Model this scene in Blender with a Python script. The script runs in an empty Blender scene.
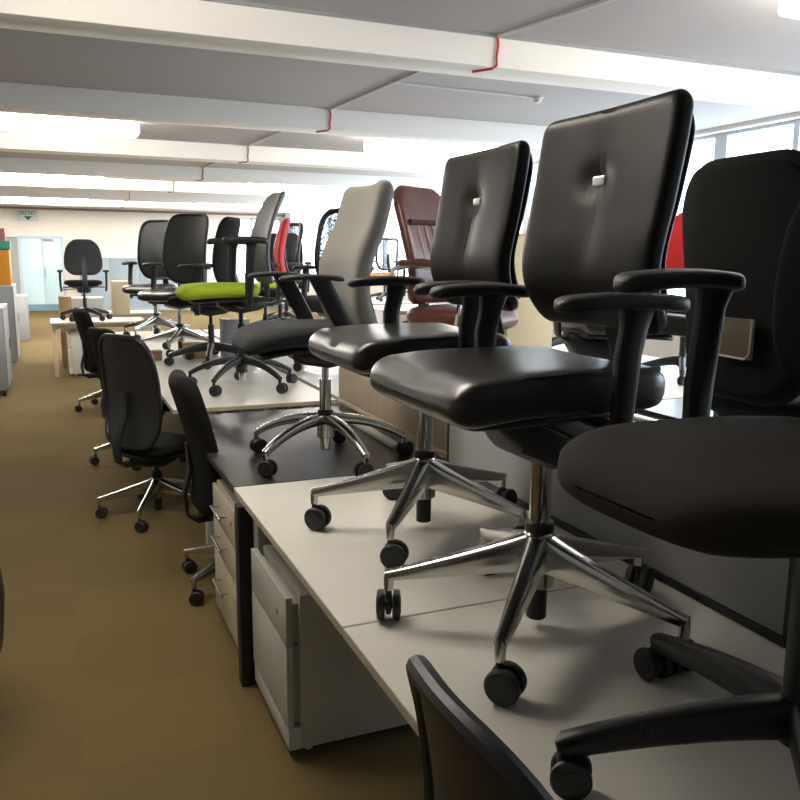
import bpy, bmesh, math, random
from mathutils import Vector, Matrix
random.seed(4)
R = math.radians
S = bpy.context.scene
COL = S.collection
# ------------------------------------------------------------------ camera, world, lights, exposure
cam_d = bpy.data.cameras.new('camera'); cam = bpy.data.objects.new('camera', cam_d); COL.objects.link(cam)
cam_d.sensor_width = 36; cam_d.lens = 36 * 815.96 / 800; cam_d.clip_start = 0.02; cam_d.clip_end = 200
r_ = Vector((0.92191, -0.38731, 0.0083)); u_ = Vector((0.0592, 0.16201, 0.98501)); f_ = Vector((0.38285, 0.9076, -0.17229))
m_ = Matrix((r_, u_, -f_)).transposed().to_4x4(); m_.translation = (0, 0, 1.59)
cam.matrix_world = m_
S.camera = cam
w = bpy.data.worlds.new('world'); S.world = w; w.use_nodes = True
bg = w.node_tree.nodes['Background']; bg.inputs['Color'].default_value = (0.74, 0.88, 1.0, 1); bg.inputs['Strength'].default_value = 6.5
S.view_settings.view_transform = 'Standard'; S.view_settings.look = 'None'
S.view_settings.gamma = 1; S.view_settings.exposure = 0.2
LAMP = 25.0          # strength of the ceiling tubes
# daylight portal of the window wall (guides sky sampling only)
pl = bpy.data.lights.new('window_portal', 'AREA'); pl.shape = 'RECTANGLE'; pl.size = 27; pl.size_y = 1.95
pl.cycles.is_portal = True
po = bpy.data.objects.new('window_portal', pl); COL.objects.link(po); po.location = (6.88, 11.5, 1.95)
po.rotation_euler = (R(90), 0, R(90))

# ------------------------------------------------------------------ materials
def mat(name, col, rough=0.5, metal=0.0, coat=0.0, bump=None, var=None, spec=0.5, emit=None, trans=0.0, alpha=1.0):
    m = bpy.data.materials.new(name); m.use_nodes = True
    nt = m.node_tree; b = nt.nodes['Principled BSDF']
    b.inputs['Base Color'].default_value = (*col, 1); b.inputs['Roughness'].default_value = rough
    b.inputs['Metallic'].default_value = metal; b.inputs['Coat Weight'].default_value = coat
    b.inputs['Coat Roughness'].default_value = 0.25
    b.inputs['Specular IOR Level'].default_value = spec
    b.inputs['Transmission Weight'].default_value = trans; b.inputs['Alpha'].default_value = alpha
    if emit:
        b.inputs['Emission Color'].default_value = (*emit[0], 1); b.inputs['Emission Strength'].default_value = emit[1]
    if bump or var:
        tc = nt.nodes.new('ShaderNodeTexCoord')
    if bump:
        sc, st, kind = bump
        if kind == 'voronoi':
            t = nt.nodes.new('ShaderNodeTexVoronoi'); out = 'Distance'
        else:
            t = nt.nodes.new('ShaderNodeTexNoise'); out = 'Fac'
        t.inputs['Scale'].default_value = sc
        nt.links.new(tc.outputs['Object'], t.inputs['Vector'])
        bp = nt.nodes.new('ShaderNodeBump'); bp.inputs['Strength'].default_value = st; bp.inputs['Distance'].default_value = 0.002
        nt.links.new(t.outputs[out], bp.inputs['Height']); nt.links.new(bp.outputs['Normal'], b.inputs['Normal'])
    if var:
        sc, amt = var
        t = nt.nodes.new('ShaderNodeTexNoise'); t.inputs['Scale'].default_value = sc; t.inputs['Detail'].default_value = 4
        nt.links.new(tc.outputs['Object'], t.inputs['Vector'])
        rp = nt.nodes.new('ShaderNodeValToRGB')
        rp.color_ramp.elements[0].position = 0.3; rp.color_ramp.elements[1].position = 0.7
        rp.color_ramp.elements[0].color = (*[c * (1 - amt) for c in col], 1); rp.color_ramp.elements[1].color = (*[min(1, c * (1 + amt)) for c in col], 1)
        nt.links.new(t.outputs['Fac'], rp.inputs['Fac']); nt.links.new(rp.outputs['Color'], b.inputs['Base Color'])
    return m
def wood(name, c0, c1, rough=0.45, axis='X', scale=6):
    m = mat(name, c0, rough); nt = m.node_tree; b = nt.nodes['Principled BSDF']
    tc = nt.nodes.new('ShaderNodeTexCoord'); mp = nt.nodes.new('ShaderNodeMapping')
    mp.inputs['Scale'].default_value = {'X': (0.6, 6, 6), 'Y': (6, 0.6, 6), 'Z': (6, 6, 0.6)}[axis]
    n = nt.nodes.new('ShaderNodeTexNoise'); n.inputs['Scale'].default_value = scale; n.inputs['Detail'].default_value = 6
    rp = nt.nodes.new('ShaderNodeValToRGB'); rp.color_ramp.elements[0].color = (*c0, 1); rp.color_ramp.elements[1].color = (*c1, 1)
    rp.color_ramp.elements[0].position = 0.35; rp.color_ramp.elements[1].position = 0.65
    nt.links.new(tc.outputs['Object'], mp.inputs['Vector']); nt.links.new(mp.outputs['Vector'], n.inputs['Vector'])
    nt.links.new(n.outputs['Fac'], rp.inputs['Fac']); nt.links.new(rp.outputs['Color'], b.inputs['Base Color'])
    return m
def mesh_fabric(name, col, hole, scale):
    m = mat(name, col, 0.45); nt = m.node_tree; b = nt.nodes['Principled BSDF']
    tc = nt.nodes.new('ShaderNodeTexCoord')
    v = nt.nodes.new('ShaderNodeTexVoronoi'); v.inputs['Scale'].default_value = scale
    nt.links.new(tc.outputs['Object'], v.inputs['Vector'])
    g = nt.nodes.new('ShaderNodeMath'); g.operation = 'GREATER_THAN'; g.inputs[1].default_value = hole
    nt.links.new(v.outputs['Distance'], g.inputs[0]); nt.links.new(g.outputs[0], b.inputs['Alpha'])
    return m
M = {
 'leather': mat('black_leather', (0.016, 0.014, 0.013), 0.33, coat=0.30, bump=(300, 0.12, 'voronoi')), 'leather_back': mat('black_leather_back', (0.014, 0.0125, 0.0115), 0.42, coat=0.05, bump=(300, 0.12, 'voronoi'), spec=0.15),
 'leather_side': mat('black_leather_side', (0.010, 0.011, 0.013), 0.34, coat=0.2, bump=(300, 0.2, 'voronoi')),
 'fabric': mat('black_fabric', (0.012, 0.0115, 0.011), 0.9, bump=(900, 0.4, 'noise'), spec=0.2),
 'fabric_brown': mat('charcoal_fabric', (0.026, 0.022, 0.016), 0.85, bump=(900, 0.4, 'noise'), spec=0.3),
 'fabric_grey': mat('grey_fabric', (0.235, 0.225, 0.205), 0.85, bump=(900, 0.3, 'noise'), spec=0.3),
 'fabric_dark': mat('dark_grey_fabric', (0.030, 0.032, 0.034), 0.85, bump=(900, 0.3, 'noise'), spec=0.3),
 'lime': mat('lime_fabric', (0.42, 0.55, 0.015), 0.8, bump=(900, 0.3, 'noise')),
 'red': mat('red_fabric', (0.50, 0.012, 0.018), 0.8), 'orange': mat('orange_fabric', (0.75, 0.12, 0.015), 0.8),
 'maroon': mat('maroon_leather', (0.085, 0.018, 0.014), 0.36, coat=0.3, bump=(250, 0.25, 'voronoi')),
 'seam_shade': mat('maroon_seam_shade', (0.040, 0.010, 0.010), 0.7, spec=0.2),  # maroon darkened to imitate the shadow in the headrest seam
 'plastic': mat('black_plastic', (0.012, 0.012, 0.013), 0.42, bump=(700, 0.15, 'noise')),
 'plastic_grey': mat('charcoal_plastic', (0.035, 0.035, 0.036), 0.45),
 'plastic_pad': mat('soft_black_plastic', (0.018, 0.018, 0.018), 0.5, bump=(600, 0.2, 'noise')),
 'wheel': mat('wheel_nylon', (0.016, 0.016, 0.017), 0.45), 'wheel_grey': mat('wheel_grey', (0.05, 0.05, 0.05), 0.5),
 'alu': mat('polished_aluminium', (0.55, 0.54, 0.52), 0.20, 1.0), 'chrome': mat('chrome', (0.62, 0.61, 0.60), 0.10, 1.0),
 'silver': mat('silver_plate', (0.72, 0.70, 0.66), 0.35, 0.6),
 'mesh': mesh_fabric('black_mesh', (0.016, 0.016, 0.016), 0.10, 130),
 'mesh_open': mesh_fabric('open_mesh', (0.02, 0.025, 0.03), 0.52, 120),
 'mesh_dense': mat('dense_mesh', (0.055, 0.060, 0.060), 0.55, bump=(400, 0.6, 'voronoi')),
 'white': mat('white_laminate', (0.70, 0.675, 0.61), 0.38, var=(3, 0.03)), 'white_edge': mat('beige_edge_band', (0.50, 0.44, 0.35), 0.5),
 'black_lam': wood('black_ash_laminate', (0.022, 0.018, 0.016), (0.034, 0.028, 0.025), 0.36, 'Y', 10),
 'grey_lam': mat('grey_laminate', (0.30, 0.32, 0.35), 0.3), 'black_edge': mat('black_edge_band', (0.012, 0.012, 0.014), 0.45),
 'steel_black': mat('black_steel', (0.010, 0.011, 0.015), 0.5), 'steel_white': mat('white_steel', (0.62, 0.62, 0.58), 0.45),
 'steel_grey': mat('grey_steel', (0.33, 0.34, 0.35), 0.45), 'steel_pale': mat('pale_steel', (0.50, 0.50, 0.47), 0.5),
 'ped_cream': wood('cream_wood_laminate', (0.60, 0.53, 0.40), (0.66, 0.60, 0.48), 0.45, 'Z', 8),
 'ped_white': mat('warm_white_steel', (0.58, 0.57, 0.51), 0.45),
 'tan': wood('tan_wood', (0.56, 0.45, 0.32), (0.62, 0.51, 0.37), 0.5, 'Z', 6), 'pale_wood': wood('pale_wood', (0.58, 0.45, 0.30), (0.66, 0.53, 0.37), 0.5, 'X', 6),
 'screen': mat('grey_screen_fabric', (0.34, 0.34, 0.34), 0.9, bump=(600, 0.3, 'noise'), spec=0.2),
 'screen_blue': mat('blue_grey_screen', (0.28, 0.34, 0.38), 0.9),
 'card': mat('cardboard', (0.42, 0.28, 0.15), 0.85, var=(8, 0.1)), 'card_brown': mat('brown_cardboard', (0.25, 0.15, 0.09), 0.85, var=(8, 0.1)),
 'cream_box': mat('cream_panel', (0.62, 0.52, 0.34), 0.6), 'pink': mat('dusty_pink_card', (0.42, 0.19, 0.17), 0.8), 'green': mat('green_plastic', (0.04, 0.36, 0.20), 0.5),
 'amber': mat('orange_panel', (0.72, 0.30, 0.02), 0.6), 'brown': mat('brown_leather', (0.045, 0.022, 0.012), 0.5, bump=(250, 0.3, 'voronoi')),
 'holder': mat('tan_clear_plastic', (0.16, 0.13, 0.09), 0.15), 'acrylic': mat('clear_acrylic', (0.85, 0.78, 0.66), 0.08, trans=0.85),
 'ceiling': mat('ceiling_paint_shaded', (0.485, 0.46, 0.465), 0.9, var=(0.7, 0.03)), 'beam': mat('beam_paint_lit', (0.92, 0.88, 0.83), 0.8),  # ceiling greyed, beams paled: the lamplight contrast is put into these colours
 'wall': mat('cream_wall_paint', (0.88, 0.82, 0.72), 0.85, var=(1, 0.02)), 'wall_side': mat('grey_wall_paint', (0.58, 0.57, 0.55), 0.85), 'wall_dark': mat('dark_fill_cut_wall', (0.22, 0.20, 0.18), 0.85),
 'frame': mat('window_frame_white', (0.60, 0.66, 0.72), 0.5), 'door': mat('pale_blue_door', (0.66, 0.88, 0.94), 0.3), 'door_kick': mat('blue_kick_plate', (0.16, 0.28, 0.36), 0.5),
 'pipe': mat('rusty_red_pipe', (0.35, 0.17, 0.12), 0.6), 'red_cable': mat('red_cable', (0.70, 0.05, 0.04), 0.5), 'conduit': mat('white_conduit', (0.72, 0.70, 0.68), 0.5),
 'lamp': mat('fluorescent_tube', (0.9, 0.9, 0.9), 0.5, emit=((1.0, 0.93, 0.83), LAMP)), 'lamp_near': mat('fluorescent_tube_dim', (0.9, 0.9, 0.9), 0.5, emit=((1.0, 0.92, 0.80), LAMP * 0.82)), 'lamp_far': mat('fluorescent_tube_bright', (0.9, 0.9, 0.9), 0.5, emit=((1.0, 0.94, 0.86), LAMP * 2.9)), 'lamp_body': mat('lamp_housing', (0.75, 0.75, 0.75), 0.5),
 'sign': mat('sign_white', (0.60, 0.66, 0.60), 0.6), 'sign_green': mat('sign_green', (0.03, 0.08, 0.05), 0.6), 'dark_letter': mat('embossed_black', (0.030, 0.028, 0.026), 0.6),
}
# window pane: thin clear glass
gm = bpy.data.materials.new('window_glass'); gm.use_nodes = True; nt = gm.node_tree
for n in list(nt.nodes): nt.nodes.remove(n)
o_ = nt.nodes.new('ShaderNodeOutputMaterial'); mx = nt.nodes.new('ShaderNodeMixShader'); tr = nt.nodes.new('ShaderNodeBsdfTransparent'); gl = nt.nodes.new('ShaderNodeBsdfGlossy')
gl.inputs['Roughness'].default_value = 0.02; mx.inputs[0].default_value = 0.06
nt.links.new(tr.outputs[0], mx.inputs[1]); nt.links.new(gl.outputs[0], mx.inputs[2]); nt.links.new(mx.outputs[0], o_.inputs[0])
M['glass'] = gm
# carpet tiles: brown, fine wavy ribs turning by tile
def carpet():
    m = mat('brown_carpet_tiles', (0.12, 0.085, 0.045), 0.95, spec=0.1); nt = m.node_tree; b = nt.nodes['Principled BSDF']
    N = nt.nodes.new; L = nt.links.new
    tc = N('ShaderNodeTexCoord'); ch = N('ShaderNodeTexChecker'); ch.inputs['Scale'].default_value = 2.0
    L(tc.outputs['Object'], ch.inputs['Vector'])
    ws = []
    for d in ('X', 'Y'):
        wv = N('ShaderNodeTexWave'); wv.bands_direction = d; wv.inputs['Scale'].default_value = 38; wv.inputs['Distortion'].default_value = 3.0
        wv.inputs['Detail'].default_value = 2; wv.inputs['Detail Scale'].default_value = 0.6
        L(tc.outputs['Object'], wv.inputs['Vector']); ws.append(wv)
    mf = N('ShaderNodeMix'); mf.data_type = 'FLOAT'
    L(ch.outputs['Fac'], mf.inputs[0]); L(ws[0].outputs['Fac'], mf.inputs[2]); L(ws[1].outputs['Fac'], mf.inputs[3])
    n = N('ShaderNodeTexNoise'); n.inputs['Scale'].default_value = 1.3; n.inputs['Detail'].default_value = 5; L(tc.outputs['Object'], n.inputs['Vector'])
    n2 = N('ShaderNodeTexNoise'); n2.inputs['Scale'].default_value = 160; L(tc.outputs['Object'], n2.inputs['Vector'])
    rp = N('ShaderNodeValToRGB'); rp.color_ramp.elements[0].color = (0.128, 0.090, 0.036, 1); rp.color_ramp.elements[1].color = (0.205, 0.150, 0.068, 1)
    a = N('ShaderNodeMath'); a.operation = 'MULTIPLY'; a.inputs[1].default_value = 0.24; L(mf.outputs[0], a.inputs[0])
    a2 = N('ShaderNodeMath'); a2.operation = 'MULTIPLY_ADD'; a2.inputs[1].default_value = 0.5; L(n.outputs['Fac'], a2.inputs[0]); L(a.outputs[0], a2.inputs[2])
    a3 = N('ShaderNodeMath'); a3.operation = 'MULTIPLY_ADD'; a3.inputs[1].default_value = 0.25; L(n2.outputs['Fac'], a3.inputs[0]); L(a2.outputs[0], a3.inputs[2])
    L(a3.outputs[0], rp.inputs['Fac'])
    mc = N('ShaderNodeMix'); mc.data_type = 'RGBA'; mc.blend_type = 'MULTIPLY'; mc.inputs[0].default_value = 1
    rp2 = N('ShaderNodeValToRGB'); rp2.color_ramp.elements[0].color = (0.95, 0.95, 0.95, 1); L(ch.outputs['Fac'], rp2.inputs['Fac'])
    L(rp.outputs['Color'], mc.inputs[6]); L(rp2.outputs['Color'], mc.inputs[7]); L(mc.outputs[2], b.inputs['Base Color'])
    return m
M['carpet'] = carpet()

# ------------------------------------------------------------------ mesh helpers
class MB:
    def __init__(s): s.v = []; s.f = []
    def add(s, vs, fs):
        o = len(s.v); s.v += [Vector(v) for v in vs]; s.f += [tuple(i + o for i in f) for f in fs]; return s
    def box(s, x0, x1, y0, y1, z0, z1, bev=0.0, seg=2, mtx=None):
        bm = bmesh.new(); bmesh.ops.create_cube(bm, size=1)
        for v in bm.verts: v.co = Vector(((x0 + x1) / 2 + v.co.x * (x1 - x0), (y0 + y1) / 2 + v.co.y * (y1 - y0), (z0 + z1) / 2 + v.co.z * (z1 - z0)))
        if bev: bmesh.ops.bevel(bm, geom=bm.edges[:], offset=bev, segments=seg, affect='EDGES', profile=0.5)
        if mtx: bmesh.ops.transform(bm, matrix=mtx, verts=bm.verts)
        bm.verts.index_update()
        s.add([v.co.copy() for v in bm.verts], [[v.index for v in f.verts] for f in bm.faces]); bm.free(); return s
    def loft(s, st, n=24, ex=2.0, post=None, asp=1.0):
        # st: (centre, u vector, v vector[, bow]) ; superellipse sections
        vs = []; fs = []; ab = []
        D = []
        for k in range(4001):
            t = 2 * math.pi * k / 4000; ct, sn = math.cos(t), math.sin(t)
            D.append((math.copysign(abs(ct) ** (2 / ex), ct), math.copysign(abs(sn) ** (2 / ex), sn)))
        Ls = [0.0]
        for k in range(4000): Ls.append(Ls[-1] + math.hypot((D[k + 1][0] - D[k][0]) * asp, D[k + 1][1] - D[k][1]))
        j = 0
        for k in range(n):
            tgt = Ls[-1] * (k + 0.5) / n
            while Ls[j + 1] < tgt: j += 1
            ab.append(D[j])
        for q in st:
            c, u, v = Vector(q[0]), Vector(q[1]), Vector(q[2]); bow = q[3] if len(q) > 3 else 0
            vn = v.normalized() if v.length > 1e-9 else Vector((0, 0, 0))
            for k in range(n):
                a, b = ab[k]
                p = c + u * a + v * b + vn * bow * a * a
                vs.append(post(p, a, b) if post else p)
        for i in range(len(st) - 1):
            for k in range(n):
                k2 = (k + 1) % n; fs.append((i * n + k, i * n + k2, (i + 1) * n + k2, (i + 1) * n + k))
        fs.append(tuple(range(n - 1, -1, -1))); fs.append(tuple((len(st) - 1) * n + k for k in range(n)))
        return s.add(vs, fs)
    def tube(s, pts, rad, n=10):
        pts = [Vector(p) for p in pts]; rr = rad if isinstance(rad, (list, tuple)) else [rad] * len(pts)
        st = []; ref = None
        for i, p in enumerate(pts):
            d = (pts[min(i + 1, len(pts) - 1)] - pts[max(i - 1, 0)]).normalized()
            if ref is None: ref = Vector((0, 0, 1)) if abs(d.z) < 0.9 else Vector((1, 0, 0))
            a = d.cross(ref).normalized(); b = a.cross(d).normalized(); ref = b
            st.append((p, a * rr[i], b * rr[i]))
        return s.loft(st, n)
    def cyl(s, p0, p1, r0, r1=None, n=20, bev=0.0):
        r1 = r0 if r1 is None else r1; p0, p1 = Vector(p0), Vector(p1); d = (p1 - p0).normalized()
        if bev: return s.tube([p0, p0 + d * 1e-4, p0 + d * bev, p1 - d * bev, p1 - d * 1e-4, p1], [max(r0 - bev, 1e-3), r0 - bev * .8, r0, r1, r1 - bev * .8, max(r1 - bev, 1e-3)], n)
        return s.tube([p0, p1], [r0, r1], n)
    def mesh(s, name, m, angle=35, sub=0):
        me = bpy.data.meshes.new(name); me.from_pydata([tuple(v) for v in s.v], [], s.f); me.materials.append(m)
        bm = bmesh.new(); bm.from_mesh(me); bmesh.ops.recalc_face_normals(bm, faces=bm.faces); bm.to_mesh(me); bm.free()
        for p in me.polygons: p.use_smooth = True
        me.set_sharp_from_angle(angle=R(angle)); me.update(); return me
def link(name, me, parent=None, loc=(0, 0, 0), rz=0.0):
    o = bpy.data.objects.new(name, me); COL.objects.link(o)
    o.location = loc; o.rotation_euler = (0, 0, rz)
    if parent: o.parent = parent
    return o
def obj(name, mb, m, parent=None, loc=(0, 0, 0), rz=0.0, angle=35): return link(name, mb.mesh(name, M[m], angle), parent, loc, rz)
def tag(o, label, cat, group=None):
    o['label'] = label; o['category'] = cat
    if group: o['group'] = group
    return o
def thing(name, label, cat, loc, rz=0.0, group=None):
    o = bpy.data.objects.new(name, None); o.empty_display_size = 0.1; COL.objects.link(o); o.location = loc; o.rotation_euler = (0, 0, rz)
    return tag(o, label, cat, group)
def struct(name, mb, m, parent=None):
    o = obj(name, mb, m, parent)
    if not parent: o['kind'] = 'structure'
    return o
def lerp(a, b, t): return a + (b - a) * t
def curve(pts, t):      # piecewise smooth interpolation of (t, value)
    if t <= pts[0][0]: return pts[0][1]
    for i in range(len(pts) - 1):
        t0, v0 = pts[i]; t1, v1 = pts[i + 1]
        if t <= t1:
            m0 = (pts[i + 1][1] - pts[i - 1][1]) / (pts[i + 1][0] - pts[i - 1][0]) if i > 0 else (v1 - v0) / (t1 - t0)
            m1 = (pts[i + 2][1] - v0) / (pts[i + 2][0] - t0) if i + 2 < len(pts) else (v1 - v0) / (t1 - t0)
            h = t1 - t0; x = (t - t0) / h
            return (2*x**3-3*x*x+1)*v0 + (x**3-2*x*x+x)*h*m0 + (-2*x**3+3*x*x)*v1 + (x**3-x*x)*h*m1
    return pts[-1][1]
def rnd(d, r): return 1.0 if d >= r else math.sqrt(max(0.0, 1 - (1 - d / r) ** 2))
def text_mesh(body, size, depth, m):
    cu = bpy.data.curves.new('t', 'FONT'); cu.body = body; cu.size = size; cu.extrude = depth; cu.align_x = 'CENTER'; cu.align_y = 'CENTER'
    o = bpy.data.objects.new('t', cu); COL.objects.link(o); bpy.context.view_layer.update()
    me = bpy.data.meshes.new_from_object(o.evaluated_get(bpy.context.evaluated_depsgraph_get()))
    bpy.data.objects.remove(o); bpy.data.curves.remove(cu); me.materials.clear(); me.materials.append(m); return me

# ------------------------------------------------------------------ room
HC, HB, XR, XL, YB, YF = 3.0, 2.8, 6.8, -4.2, 25.6, -2.6
struct('floor', MB().box(XL, XR, YF, YB, -0.1, 0.0), 'carpet')
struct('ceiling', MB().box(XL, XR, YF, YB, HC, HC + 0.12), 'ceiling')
struct('wall_left', MB().box(XL - 0.15, XL, YF, YB, 0, HC), 'wall_side')
struct('wall_front', MB().box(XL, XR, YF - 0.15, YF, 0, HC), 'wall_dark')  # unseen wall behind the camera, colour darkened to cut fill light
bw = MB().box(XL, 5.3, YB, YB + 0.2, 0, HC).box(6.7, XR + 0.2, YB, YB + 0.2, 0, HC).box(5.3, 6.7, YB, YB + 0.2, 0, 1.0).box(5.3, 6.7, YB, YB + 0.2, 2.75, HC)
struct('wall_back', bw, 'wall')
struct('wall_right', MB().box(XR, XR + 0.2, YF, YB, 0, 1.02).box(XR, XR + 0.2, YF, YB, 2.96, HC).box(XR, XR + 0.2, YF, -1.2, 1.02, 2.96).box(XR, XR + 0.2, 25.0, YB, 1.02, 2.96), 'wall_side')
for i, (a, b) in enumerate([(-1.2, 3.2), (3.2, 7.2), (7.2, 11.2), (11.2, 15.2), (15.2, 20.2), (20.2, 25.0)]):
    fr = MB().box(XR + 0.02, XR + 0.1, a, b, 1.02, 1.08).box(XR + 0.02, XR + 0.1, a, b, 2.92, 2.96)
    n = round(b - a)
    for k in range(n + 1):
        y = a + (b - a) * k / n; hw = 0.09 if k in (0, n) else 0.035
        fr.box(XR + 0.02, XR + 0.1, max(a, y - hw), min(b, y + hw), 1.08, 2.92)
    wf = struct('window_%d' % (i + 1), fr, 'frame')
    obj('pane', MB().box(XR + 0.055, XR + 0.06, a + 0.03, b - 0.03, 1.08, 2.92), 'glass', wf)
fr = MB()
for x in (5.3, 5.74, 6.2, 6.64): fr.box(x, x + 0.06, YB + 0.03, YB + 0.1, 1.0, 2.75)
fr.box(5.3, 6.7, YB + 0.03, YB + 0.1, 1.0, 1.06).box(5.3, 6.7, YB + 0.03, YB + 0.1, 2.69, 2.75)
wf = struct('window_7', fr, 'frame'); obj('pane', MB().box(5.33, 6.67, YB + 0.06, YB + 0.065, 1.03, 2.72), 'glass', wf)
for y in (-1.1, 1.88, 4.88, 7.86, 10.88, 13.8, 16.6, 19.6, 22.6):
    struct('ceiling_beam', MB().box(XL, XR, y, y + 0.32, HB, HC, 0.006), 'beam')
struct('trim_1', MB().box(XR - 0.10, XR, YF, YB, 2.955, HC), 'beam')
struct('baseboard_back', MB().box(XL, XR, YB - 0.02, YB, 0, 0.1), 'door_kick')
# double door on the far wall
dr = struct('door_1', MB().box(-0.78, -0.26, YB - 0.05, YB, 0.18, 2.03, 0.004).box(-0.25, 0.25, YB - 0.05, YB, 0.18, 2.03, 0.004), 'door')
obj('kick_plate', MB().box(-0.78, 0.25, YB - 0.055, YB - 0.001, 0.0, 0.18), 'door_kick', dr)
obj('door_frame', MB().box(0.25, 0.33, YB - 0.08, YB, 0, 2.1).box(-0.86, -0.78, YB - 0.08, YB, 0, 2.1).box(-0.78, 0.25, YB - 0.08, YB, 2.03, 2.1), 'frame', dr)
obj('door_closer', MB().box(-0.2, 0.05, YB - 0.1, YB - 0.05, 1.95, 2.02, 0.005), 'steel_grey', dr)
obj('door_handle', MB().cyl((-0.2, YB - 0.09, 0.95), (-0.2, YB - 0.09, 1.2), 0.012), 'steel_grey', dr)
struct('trim_2', MB().box(-1.25, -0.86, YB - 0.3, YB, 0, 2.06), 'steel_grey')
struct('trim_3', MB().cyl((XL, YB - 0.06, 2.86), (XR, YB - 0.06, 2.84), 0.03), 'pipe')
# conduits: run along the ceiling, drop over each beam as a red cable
cx = [(1.88, 3.25), (4.88, 2.71), (7.86, 2.555), (10.88, 2.42), (13.8, 2.33), (16.6, 2.24), (19.6, 1.67), (22.6, 1.8)]
for i in range(1, len(cx)):
    (y0, x0), (y1, x1) = cx[i - 1], cx[i]
    struct('trim_%d' % (3 + i), MB().cyl((x0 if i < 6 else x1, y0 + 0.32, HC - 0.013), (x1, y1, HC - 0.013), 0.011, n=8), 'conduit')
    mb = MB().tube([(x1, y1 - 0.01, HC), (x1 + 0.005, y1 - 0.013, 2.93), (x1 - 0.005, y1 - 0.013, 2.86), (x1, y1 - 0.012, HB + 0.01), (x1 - 0.02, y1 + 0.02, HB - 0.006), (x1 - 0.09, y1 + 0.15, HB - 0.006)], 0.008, 8)
    struct('trim_%d' % (12 + i), mb, 'red_cable' if i < 3 else 'pipe')
struct('trim_30', MB().box(-2, 6.5, 4.86, 4.88, HC - 0.02, HC), 'steel_grey')
struct('trim_31', MB().cyl((2.6, 6.45, HC - 0.01), (4.0, 6.52, HC - 0.01), 0.008, n=8), 'conduit')
sd = thing('smoke_detector', 'small white smoke detector on the ceiling above the black leather chairs', 'smoke detector', (4.05, 6.52, HC))
obj('mounting_base', MB().cyl((0, 0, -0.015), (0, 0, 0), 0.05, n=20), 'conduit', sd); obj('sensor_head', MB().cyl((0, 0, -0.05), (0, 0, -0.015), 0.03, 0.042, n=20), 'conduit', sd)
# fluorescent battens
where = {(3.2, 0): 'in the nearest bay, over the aisle', (3.2, 1): 'in the nearest bay, at top right corner', (9.25, 0): 'in the second lit bay, over the aisle at left',
         (9.25, 1): 'in the second lit bay, behind the leather chairs', (15.55, 0): 'in the third lit bay, at far left', (15.55, 1): 'in the third lit bay, above the mesh chair', (21.5, 0): 'in the farthest bay, at left', (21.5, 1): 'in the farthest bay, towards the windows'}
for y in (3.2, 9.25, 15.55, 21.5):
    for k, (a, b) in enumerate([(-0.95, 0.93), (3.45, 5.25)]):
        t = thing('ceiling_light', 'white fluorescent ceiling light ' + where[(y, k)], 'ceiling light', ((a + b) / 2, y, HC), 0, 'fluorescent ceiling lights')
        h = (b - a) / 2
        obj('housing', MB().box(-h, h, -0.06, 0.06, -0.05, 0, 0.006), 'lamp_body', t)
        obj('bloom_diffuser', MB().box(-h + 0.02, h - 0.02, -0.15, 0.15, -0.19, -0.05, 0.03), 'lamp' if 5 < y < 12 else 'lamp_near' if y < 5 else 'lamp_far', t)  # enlarged so its glowing shape takes in the bloom around the tubes
sg = thing('exit_sign', 'small green and white exit sign hanging over the far double door', 'sign', (-0.55, YB - 0.12, 2.66))
obj('hanging_rod', MB().cyl((0, 0, 0.12), (0, 0, HC - 2.66), 0.008, n=8), 'steel_grey', sg)
obj('sign_panel', MB().box(-0.26, 0.26, -0.01, 0.01, -0.16, 0.13, 0.004), 'sign', sg)
l = link('lettering', text_mesh('FIRE EXIT', 0.12, 0.003, M['sign_green']), sg, (0, -0.014, 0.05)); l.rotation_euler = (R(90), 0, 0); l.scale = (0.85, 1.35, 1)
obj('arrow', MB().add([(-0.11, -0.016, -0.03), (0.11, -0.016, -0.03), (0, -0.016, -0.14), (-0.11, -0.012, -0.03), (0.11, -0.012, -0.03), (0, -0.012, -0.14)], [(0, 1, 2), (3, 5, 4), (0, 3, 4, 1), (1, 4, 5, 2), (2, 5, 3, 0)]), 'sign_green', sg)

# ------------------------------------------------------------------ desks
def desk(label, x0, x1, y0, y1, top='white', edge='white_edge', leg='steel_black', legs=True, lx=0.0145, lw=0.055, inset=0.11, group='desks of the long row', z=0.725):
    t = thing('desk', label, 'desk', (x0, y0, 0), 0, group); w, d = x1 - x0, y1 - y0
    obj('desktop', MB().box(0.002, w, 0.001, d - 0.001, z - 0.024, z, 0.0015, 1), top, t)
    obj('edge_band', MB().box(0, 0.002, 0.001, d - 0.001, z - 0.024, z - 0.001).box(0.002, w, 0, 0.001, z - 0.024, z - 0.001), edge, t)
    if legs:
        for y in (inset if isinstance(inset, tuple) else (inset, d - inset - 0.06)):
            for x in (lx, w - 0.075): obj('leg', MB().box(x, x + lw, y, y + 0.06, 0, z - 0.025, 0.003), leg, t)
            obj('end_rail', MB().box(0.07, w - 0.075, y + 0.01, y + 0.05, z - 0.085, z - 0.025), leg, t)
        obj('back_beam', MB().box(w - 0.065, w - 0.025, 0.17, d - 0.17, z - 0.1, z - 0.025), leg, t)
    return t
X0, X1 = 0.583, 1.53
desk('white desk nearest the camera, under the charcoal fabric chair', X0, X1, 0.42, 1.718, inset=(0.05,))
desk('white desk carrying two black leather chairs, over the white pedestal', X0, X1, 1.722, 3.0, inset=(1.10,), lx=-0.022, lw=0.056)
desk('black wood effect desk under the grey backed chair', X0, X1, 3.005, 4.5, 'black_lam', 'black_edge', leg='steel_white', inset=(0.0, 1.2), lx=0.09)
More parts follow.
